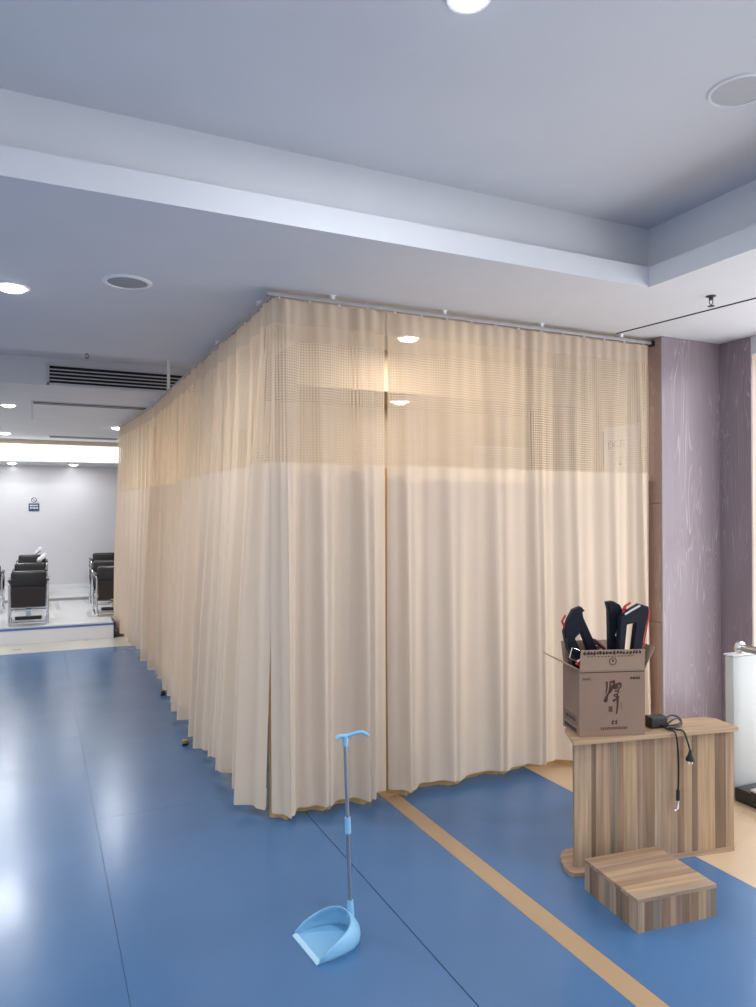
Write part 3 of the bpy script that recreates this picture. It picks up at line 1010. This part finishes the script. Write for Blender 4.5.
fu = lambda X: ((590 + X / 13.42) - 580) / 67 * BW
fv = lambda Y: (738 - (660 + Y / 13.42)) / 67 * BH
brush([[(236, 305, 24), (240, 380, 20), (226, 475, 8)],
       [(262, 465, 10), (238, 510, 26), (222, 560, 44), (208, 548, 26)],
       [(232, 500, 8), (285, 440, 26), (325, 370, 24), (345, 300, 18)],
       [(272, 322, 16), (310, 312, 24), (350, 300, 22)],
       [(285, 335, 14), (288, 400, 28), (272, 455, 22)],
       [(325, 378, 30), (375, 352, 30), (420, 338, 26), (428, 372, 18), (385, 440, 12)],
       [(330, 400, 24), (365, 392, 34), (392, 372, 22)],
       [(345, 438, 14), (398, 440, 16), (380, 475, 12), (338, 492, 14), (360, 512, 14), (408, 516, 16)],
       [(322, 578, 30), (350, 556, 22), (410, 520, 10)],
       [(382, 470, 12), (386, 560, 24), (384, 650, 20), (370, 748, 14)]], 'brush_character', M_PRINT, bx, fu, fv)
brush([[(262, 680, 56), (316, 680, 56)]], 'seal', M_SEAL, bx, fu, fv)
brush([[(440, 590, 5), (440, 690, 5)]], 'side_note', M_SEAL, bx, fu, fv)


def scribble(x0, x1, y, h, n, seed, wd=0.18):
    """a row of small printed characters too fine to read"""
    rr_ = random.Random(seed)
    st = []
    cw = (x1 - x0) / n
    for k in range(n):
        cx = x0 + (k + 0.5) * cw
        q = cw * 0.36
        t = h * wd
        st.append([(cx - q, y - h * 0.32 * rr_.random(), t), (cx + q, y - h * 0.3, t)])
        st.append([(cx - q, y + h * 0.35, t), (cx + q, y + h * 0.35 * rr_.random(), t)])
        st.append([(cx + q * rr_.uniform(-0.8, 0.8), y - h / 2, t), (cx + q * rr_.uniform(-0.8, 0.8), y + h / 2, t)])
    return st


brush(scribble(295, 385, 860, 60, 2, 1), 'small_lettering', M_PRINT, bx, fu, fv)
brush(scribble(150, 520, 940, 34, 14, 2), 'small_lettering', M_PRINT, bx, fu, fv)
brush(scribble(-95, 20, 265, 30, 5, 3), 'small_lettering', M_PRINTD, bx, fu, fv)
brush(scribble(560, 700, 268, 34, 5, 4, 0.3), 'small_lettering', M_PRINTD, bx, fu, fv)
# markings on the upright flap
g1 = MB()
rr = random.Random(5)
k = 0.012
UF = Vector((0, -0.12, 0.99)).normalized()


def on_flap(u, v):
    q = Vector((0, 0.004, BH)) + Vector((u, 0, 0)) + UF * v
    return q + Vector((0, -0.0052, -0.0006))


def flap_quad(b, u0, u1, v0, v1):
    b.add([on_flap(u0, v0), on_flap(u1, v0), on_flap(u1, v1), on_flap(u0, v1)], [(0, 1, 2, 3)])


while k < BW - 0.025:
    wd = rr.uniform(0.010, 0.016)
    for q in range(4):
        a = k + rr.random() * wd * 0.7
        flap_quad(g1, a, a + rr.uniform(0.003, 0.007), 0.070 + rr.random() * 0.008, 0.080 + rr.random() * 0.010)
    flap_quad(g1, k, k + wd * 0.8, 0.076, 0.081)
    k += wd + 0.003
for i in range(14):
    a = 0.035 + i * 0.016
    flap_quad(g1, a, a + rr.uniform(0.006, 0.011), 0.062, 0.0655)
for i in range(22):
    a0, a1 = 2 * PI * i / 22, 2 * PI * (i + 1) / 22
    c0, c1 = BW * 0.5, 0.040
    g1.add([on_flap(c0 + r * math.cos(a), c1 + r * math.sin(a)) for a, r in ((a0, 0.015), (a1, 0.015), (a1, 0.018), (a0, 0.018))], [(0, 1, 2, 3)])
flap_quad(g1, BW * 0.5 - 0.002, BW * 0.5 + 0.002, 0.036, 0.050)
flap_quad(g1, BW * 0.5 - 0.006, BW * 0.5 + 0.006, 0.042, 0.045)
g1.build('flap_print', M_PRINTD, ff)
# printed panel on the left side
g2 = MB()


def side_quad(b, v0, v1, z0, z1):
    b.add([(-0.0008, v0, z0), (-0.0008, v1, z0), (-0.0008, v1, z1), (-0.0008, v0, z1)], [(0, 1, 2, 3)])


for z0, z1 in ((0.045, 0.048), (0.082, 0.085), (0.012, 0.030)):
    side_quad(g2, 0.03, 0.17, z0, z1)
side_quad(g2, 0.03, 0.033, 0.045, 0.085)
side_quad(g2, 0.167, 0.17, 0.045, 0.085)
for i in range(7):
    side_quad(g2, 0.042 + i * 0.017, 0.053 + i * 0.017, 0.055, 0.076)
g2.build('side_print', M_PRINTD, bx)


# ---------------------------------------------------------------- hand tools standing in the box
def tool(label, base, rz, tilt, prof, lever, hooks, cat='tool', tilt_side=0.0):
    """two-legged clamp-like hand tool; profile in metres, standing in a vertical plane"""
    t = thing('hand_tool', label, cat, base, 0)
    t.rotation_euler = (tilt, tilt_side, rz)
    MB().prism(prof, 0.036, (0, 0.018, 0), (1, 0, 0), (0, 0, 1)).build('body', M_NAVY, t, bevel=0.005)
    MB().tube(lever, 0.0055, 8).build('lever', M_RED, t, smooth=True)
    for h in hooks:
        MB().tube(h[0], h[1], 8, smooth=4).build(h[3], h[2], t, smooth=True)
    return t


def zz(p):   # drawing units (0.74 mm) to metres, origin at the bottom of the tool
    return [((a - 590) * 0.00074, (560 - b) * 0.00074) for a, b in p]


def z3(p, y=0.0):
    return [(a, y, b) for a, b in zz(p)]


def in_box(u, v, z):
    q = Matrix.Rotation(BA, 3, 'Z') @ Vector((u, v, 0))
    return (2.203 + q.x, 2.592 + q.y, z)


prof_r = zz([(505, 160), (528, 128), (632, 74), (690, 92), (688, 125), (640, 360), (620, 850), (562, 850), (582, 360), (604, 190), (548, 200), (532, 350), (520, 840), (480, 840), (492, 350)])
tool('navy two-legged hand tool with red lever and level top bar in the box', in_box(0.264, 0.024, 0.822), BA, 0.0, prof_r, z3([(530, 140), (540, 92), (578, 68)]), [(z3([(690, 110), (676, 200), (650, 330)], -0.019), 0.004, M_RED, 'red_strap'), (z3([(530, 136), (580, 108), (628, 84)], -0.020), 0.0045, M_GRILLE, 'grey_edge')])
prof_m = [(a + 0.0865, b) for a, b in zz([(412, 62), (455, 56), (500, 80), (520, 120), (530, 350), (520, 850), (430, 850), (430, 360), (425, 110)])]
tool('upright navy hand tool with a chrome clip in the middle of the box', in_box(0.205, 0.076, 0.817), BA, 0.0, prof_m, [(0.03, -0.012, 0.33), (0.045, -0.012, 0.352), (0.05, -0.012, 0.30)], [([(-0.002, -0.020, 0.16), (0.008, -0.022, 0.19), (-0.004, -0.022, 0.215), (0.004, -0.02, 0.235)], 0.005, M_CHROME, 'chrome_clip')])
prof_l = zz([(590, 60), (640, 40), (668, 70), (650, 75), (656, 110), (730, 270), (850, 520), (905, 800), (845, 800), (790, 540), (690, 330), (640, 200), (600, 240), (690, 420), (770, 640), (710, 640), (610, 430), (540, 260), (528, 200), (555, 120)])
tool('navy two-legged hand tool leaning over the open flap with red lever', in_box(0.022, 0.130, 0.776), BA, 0.0, prof_l, z3([(545, 180), (522, 135), (545, 95)]), [(z3([(540, 240), (545, 300), (600, 380), (622, 420)], -0.020), 0.006, M_BLACK, 'black_strap')])
# red and white grip at the left flap, dark red cord between the tools
gp = thing('tool_grip', 'red and white tool grip at the left edge of the box', 'grip', in_box(0.045, 0.06, 0.90), BA, None)
gp.rotation_euler = (0, 0.5, BA)
MB().bb(-0.035, 0.04, -0.014, 0.014, -0.016, 0.016).build('grip', M_RED, gp, bevel=0.006)
MB().tube([(-0.04, -0.016, 0.0), (-0.03, -0.016, 0.022), (0.04, -0.016, 0.020)], 0.004, 8).build('white_edge', M_CLOTHW, gp)
MB().tube([(-0.035, 0, 0.0), (-0.075, 0.0, 0.0), (-0.085, 0, 0.045), (-0.05, 0, 0.05)], 0.003, 8).build('wire_hook', M_CHROME, gp)
cd = [in_box(u, v, z) for u, v, z in [(0.11, 0.172, 0.93), (0.12, 0.170, 0.985), (0.15, 0.168, 0.99), (0.18, 0.170, 0.965), (0.15, 0.166, 0.955), (0.125, 0.168, 0.975), (0.16, 0.168, 0.98), (0.20, 0.168, 0.95)]]
tag(MB().tube(cd, 0.009, 8, smooth=5).build('cord_bundle', M_DKRED, None, smooth=True), 'dark red cord bundle between the tools in the box', 'cord')

# ---------------------------------------------------------------- power adapter
ad = thing('power_adapter', 'black power adapter with looped cable and hanging plug on the podium top', 'adapter', (2.640, 2.570, 0.5905), PA)
MB().bb(-0.045, 0.045, -0.028, 0.028, 0, 0.052).build('brick', M_BLACK, ad, bevel=0.006)
b = MB()
b.tube([(0.04, 0.0, 0.025), (0.09, 0.02, 0.04), (0.125, 0.015, 0.035), (0.13, -0.01, 0.020), (0.09, -0.03, 0.012), (0.04, -0.03, 0.012), (0.07, -0.02, 0.03), (0.12, 0.0, 0.03), (0.125, -0.02, 0.01), (0.08, -0.045, 0.008), (0.03, -0.050, 0.006)], 0.0042, 8, smooth=6)
b.build('cable_loop', M_BLACK, ad, smooth=True)
b = MB()
b.tube([(0.03, -0.050, 0.007), (0.050, -0.082, 0.007), (0.066, -0.108, 0.005), (0.080, -0.114, -0.03), (0.099, -0.112, -0.085)], 0.0042, 8, smooth=6)
b.build('mains_cable', M_BLACK, ad, smooth=True)
pl = MB().lathe([(0.006, 0.02), (0.010, 0.0), (0.021, -0.022), (0.021, -0.030)], (0.100, -0.112, -0.10), 14).build('mains_plug', M_BLACK, ad, smooth=True)
b = MB()
for s_ in (-1, 1):
    b.bb(0.100 + s_ * 0.009 - 0.003, 0.100 + s_ * 0.009 + 0.003, -0.1135, -0.1105, -0.147, -0.128)
b.build('pin', M_CHROME, pl)
b = MB()
b.tube([(0.01, -0.028, 0.012), (0.012, -0.070, 0.007), (0.020, -0.107, 0.006), (0.028, -0.114, -0.03), (0.040, -0.108, -0.12), (0.046, -0.100, -0.22), (0.043, -0.100, -0.27)], 0.0042, 8, smooth=6)
b.build('output_cable', M_BLACK, ad, smooth=True)
pg_ = MB().tube([(0.043, -0.100, -0.262), (0.042, -0.100, -0.31)], 0.0085, 10).build('output_plug', M_BLACK, ad, smooth=True)
MB().tube([(0.042, -0.100, -0.31), (0.038, -0.102, -0.345), (0.018, -0.104, -0.352)], 0.006, 8).build('pin', M_CHROME, pg_, smooth=True)

# ---------------------------------------------------------------- long-handled dustpan
dp = thing('dustpan', 'pale blue long-handled dustpan standing on the blue floor', 'dustpan', (1.08, 2.565, 0), 0.10)
dp.scale = (0.93, 0.93, 1)
# pan: floor with flat lip at -x, wall that rises round the back and leans in as a hood
N = 32
LXp, HWp = -0.195, 0.112


def pan_out(t):
    """outline from one lip corner round the back to the other; t 0..1"""
    a = -PI / 2 + PI * t
    e = 0.75
    cx = math.copysign(abs(math.cos(a)) ** e, math.cos(a))
    return Vector((LXp + (0.222) * abs(cx), -HWp * (1.0 + 0.16 * math.sin(PI * t)) * math.sin(-a), 0))


def rim_h(t):
    return 0.014 + 0.082 * max(0, math.sin(PI * t)) ** 0.5


outer, top = [], []
for i in range(N + 1):
    t = i / N
    p = pan_out(t)
    outer.append(p + Vector((0, 0, 0.004)))
    c_ = Vector((LXp, 0, 0))
    lean = 0.80 + 0.16 * (1 - math.sin(PI * t))
    q = Vector((LXp + (p.x - LXp) * lean, p.y * (0.90 + 0.10 * (1 - math.sin(PI * t))), rim_h(t)))
    top.append(q)
vs, fs = [], []
rows = 6
for j in range(rows + 1):
    s_ = j / rows
    for i in range(N + 1):
        p = outer[i].lerp(top[i], s_)
        blg = 0.018 * math.sin(PI * s_) * math.sin(PI * i / N)
        d = Vector((p.x - LXp - 0.06, p.y, 0))
        d = d.normalized() if d.length > 1e-5 else Vector((1, 0, 0))
        vs.append(p + d * blg)
for j in range(rows):
    for i in range(N):
        fs.append((j * (N + 1) + i, j * (N + 1) + i + 1, (j + 1) * (N + 1) + i + 1, (j + 1) * (N + 1) + i))
b = MB().add(vs, fs)
o = b.build('pan_wall', M_PBLUE, dp, smooth=True)
md = o.modifiers.new('shell', 'SOLIDIFY')
md.thickness = 0.004
md.offset = 0
b = MB()
b.add([(p.x, p.y, 0.001) for p in outer] + [(p.x, p.y, 0.006) for p in outer], [tuple(range(N, -1, -1)), tuple(range(N + 1, 2 * N + 2))] + [(i, i + 1, N + 2 + i, N + 1 + i) for i in range(N)] + [(N, 0, N + 1, 2 * N + 1)])
b.build('pan_floor', M_PBLUE, dp)
MB().prism([(0, 0), (0.018, 0.004), (0.018, 0.010), (0, 0.004)], 2 * HWp, (LXp - 0.012, HWp, 0.0), (1, 0, 0), (0, 0, 1)).build('rubber_lip', mat('pale_lip', (0.42, 0.66, 0.80), 0.5), dp)
b = MB()
b.tube([(0.012, 0.02, 0.06), (0.010, 0.02, 0.12)], 0.016, 14, r2=0.012)
b.build('handle_socket', M_PBLUE, dp, smooth=True)
P0, P1 = Vector((0.010, 0.02, 0.10)), Vector((-0.006, 0.035, 0.735))
MB().cyl(P0, P1, 0.0085, 14).build('pole', M_STEEL, dp, smooth=True)
MB().cyl(P0.lerp(P1, 0.43), P0.lerp(P1, 0.525), 0.0125, 16).build('pole_sleeve', M_PBLUE, dp, smooth=True)
gr = MB()
gr.cyl(P0.lerp(P1, 0.955), P0.lerp(P1, 1.01), 0.0125, 14)
gr.build('grip_collar', M_PBLUE, dp, smooth=True)
b = MB()
b.tube([(-0.04, 0.045, 0.735), (-0.022, 0.04, 0.743), (0.0, 0.032, 0.742), (0.03, 0.015, 0.752), (0.055, 0.002, 0.756), (0.080, -0.010, 0.742)], 0.0095, 12, smooth=5, r2=0.006)
b.build('hand_grip', M_PBLUE, dp, smooth=True)
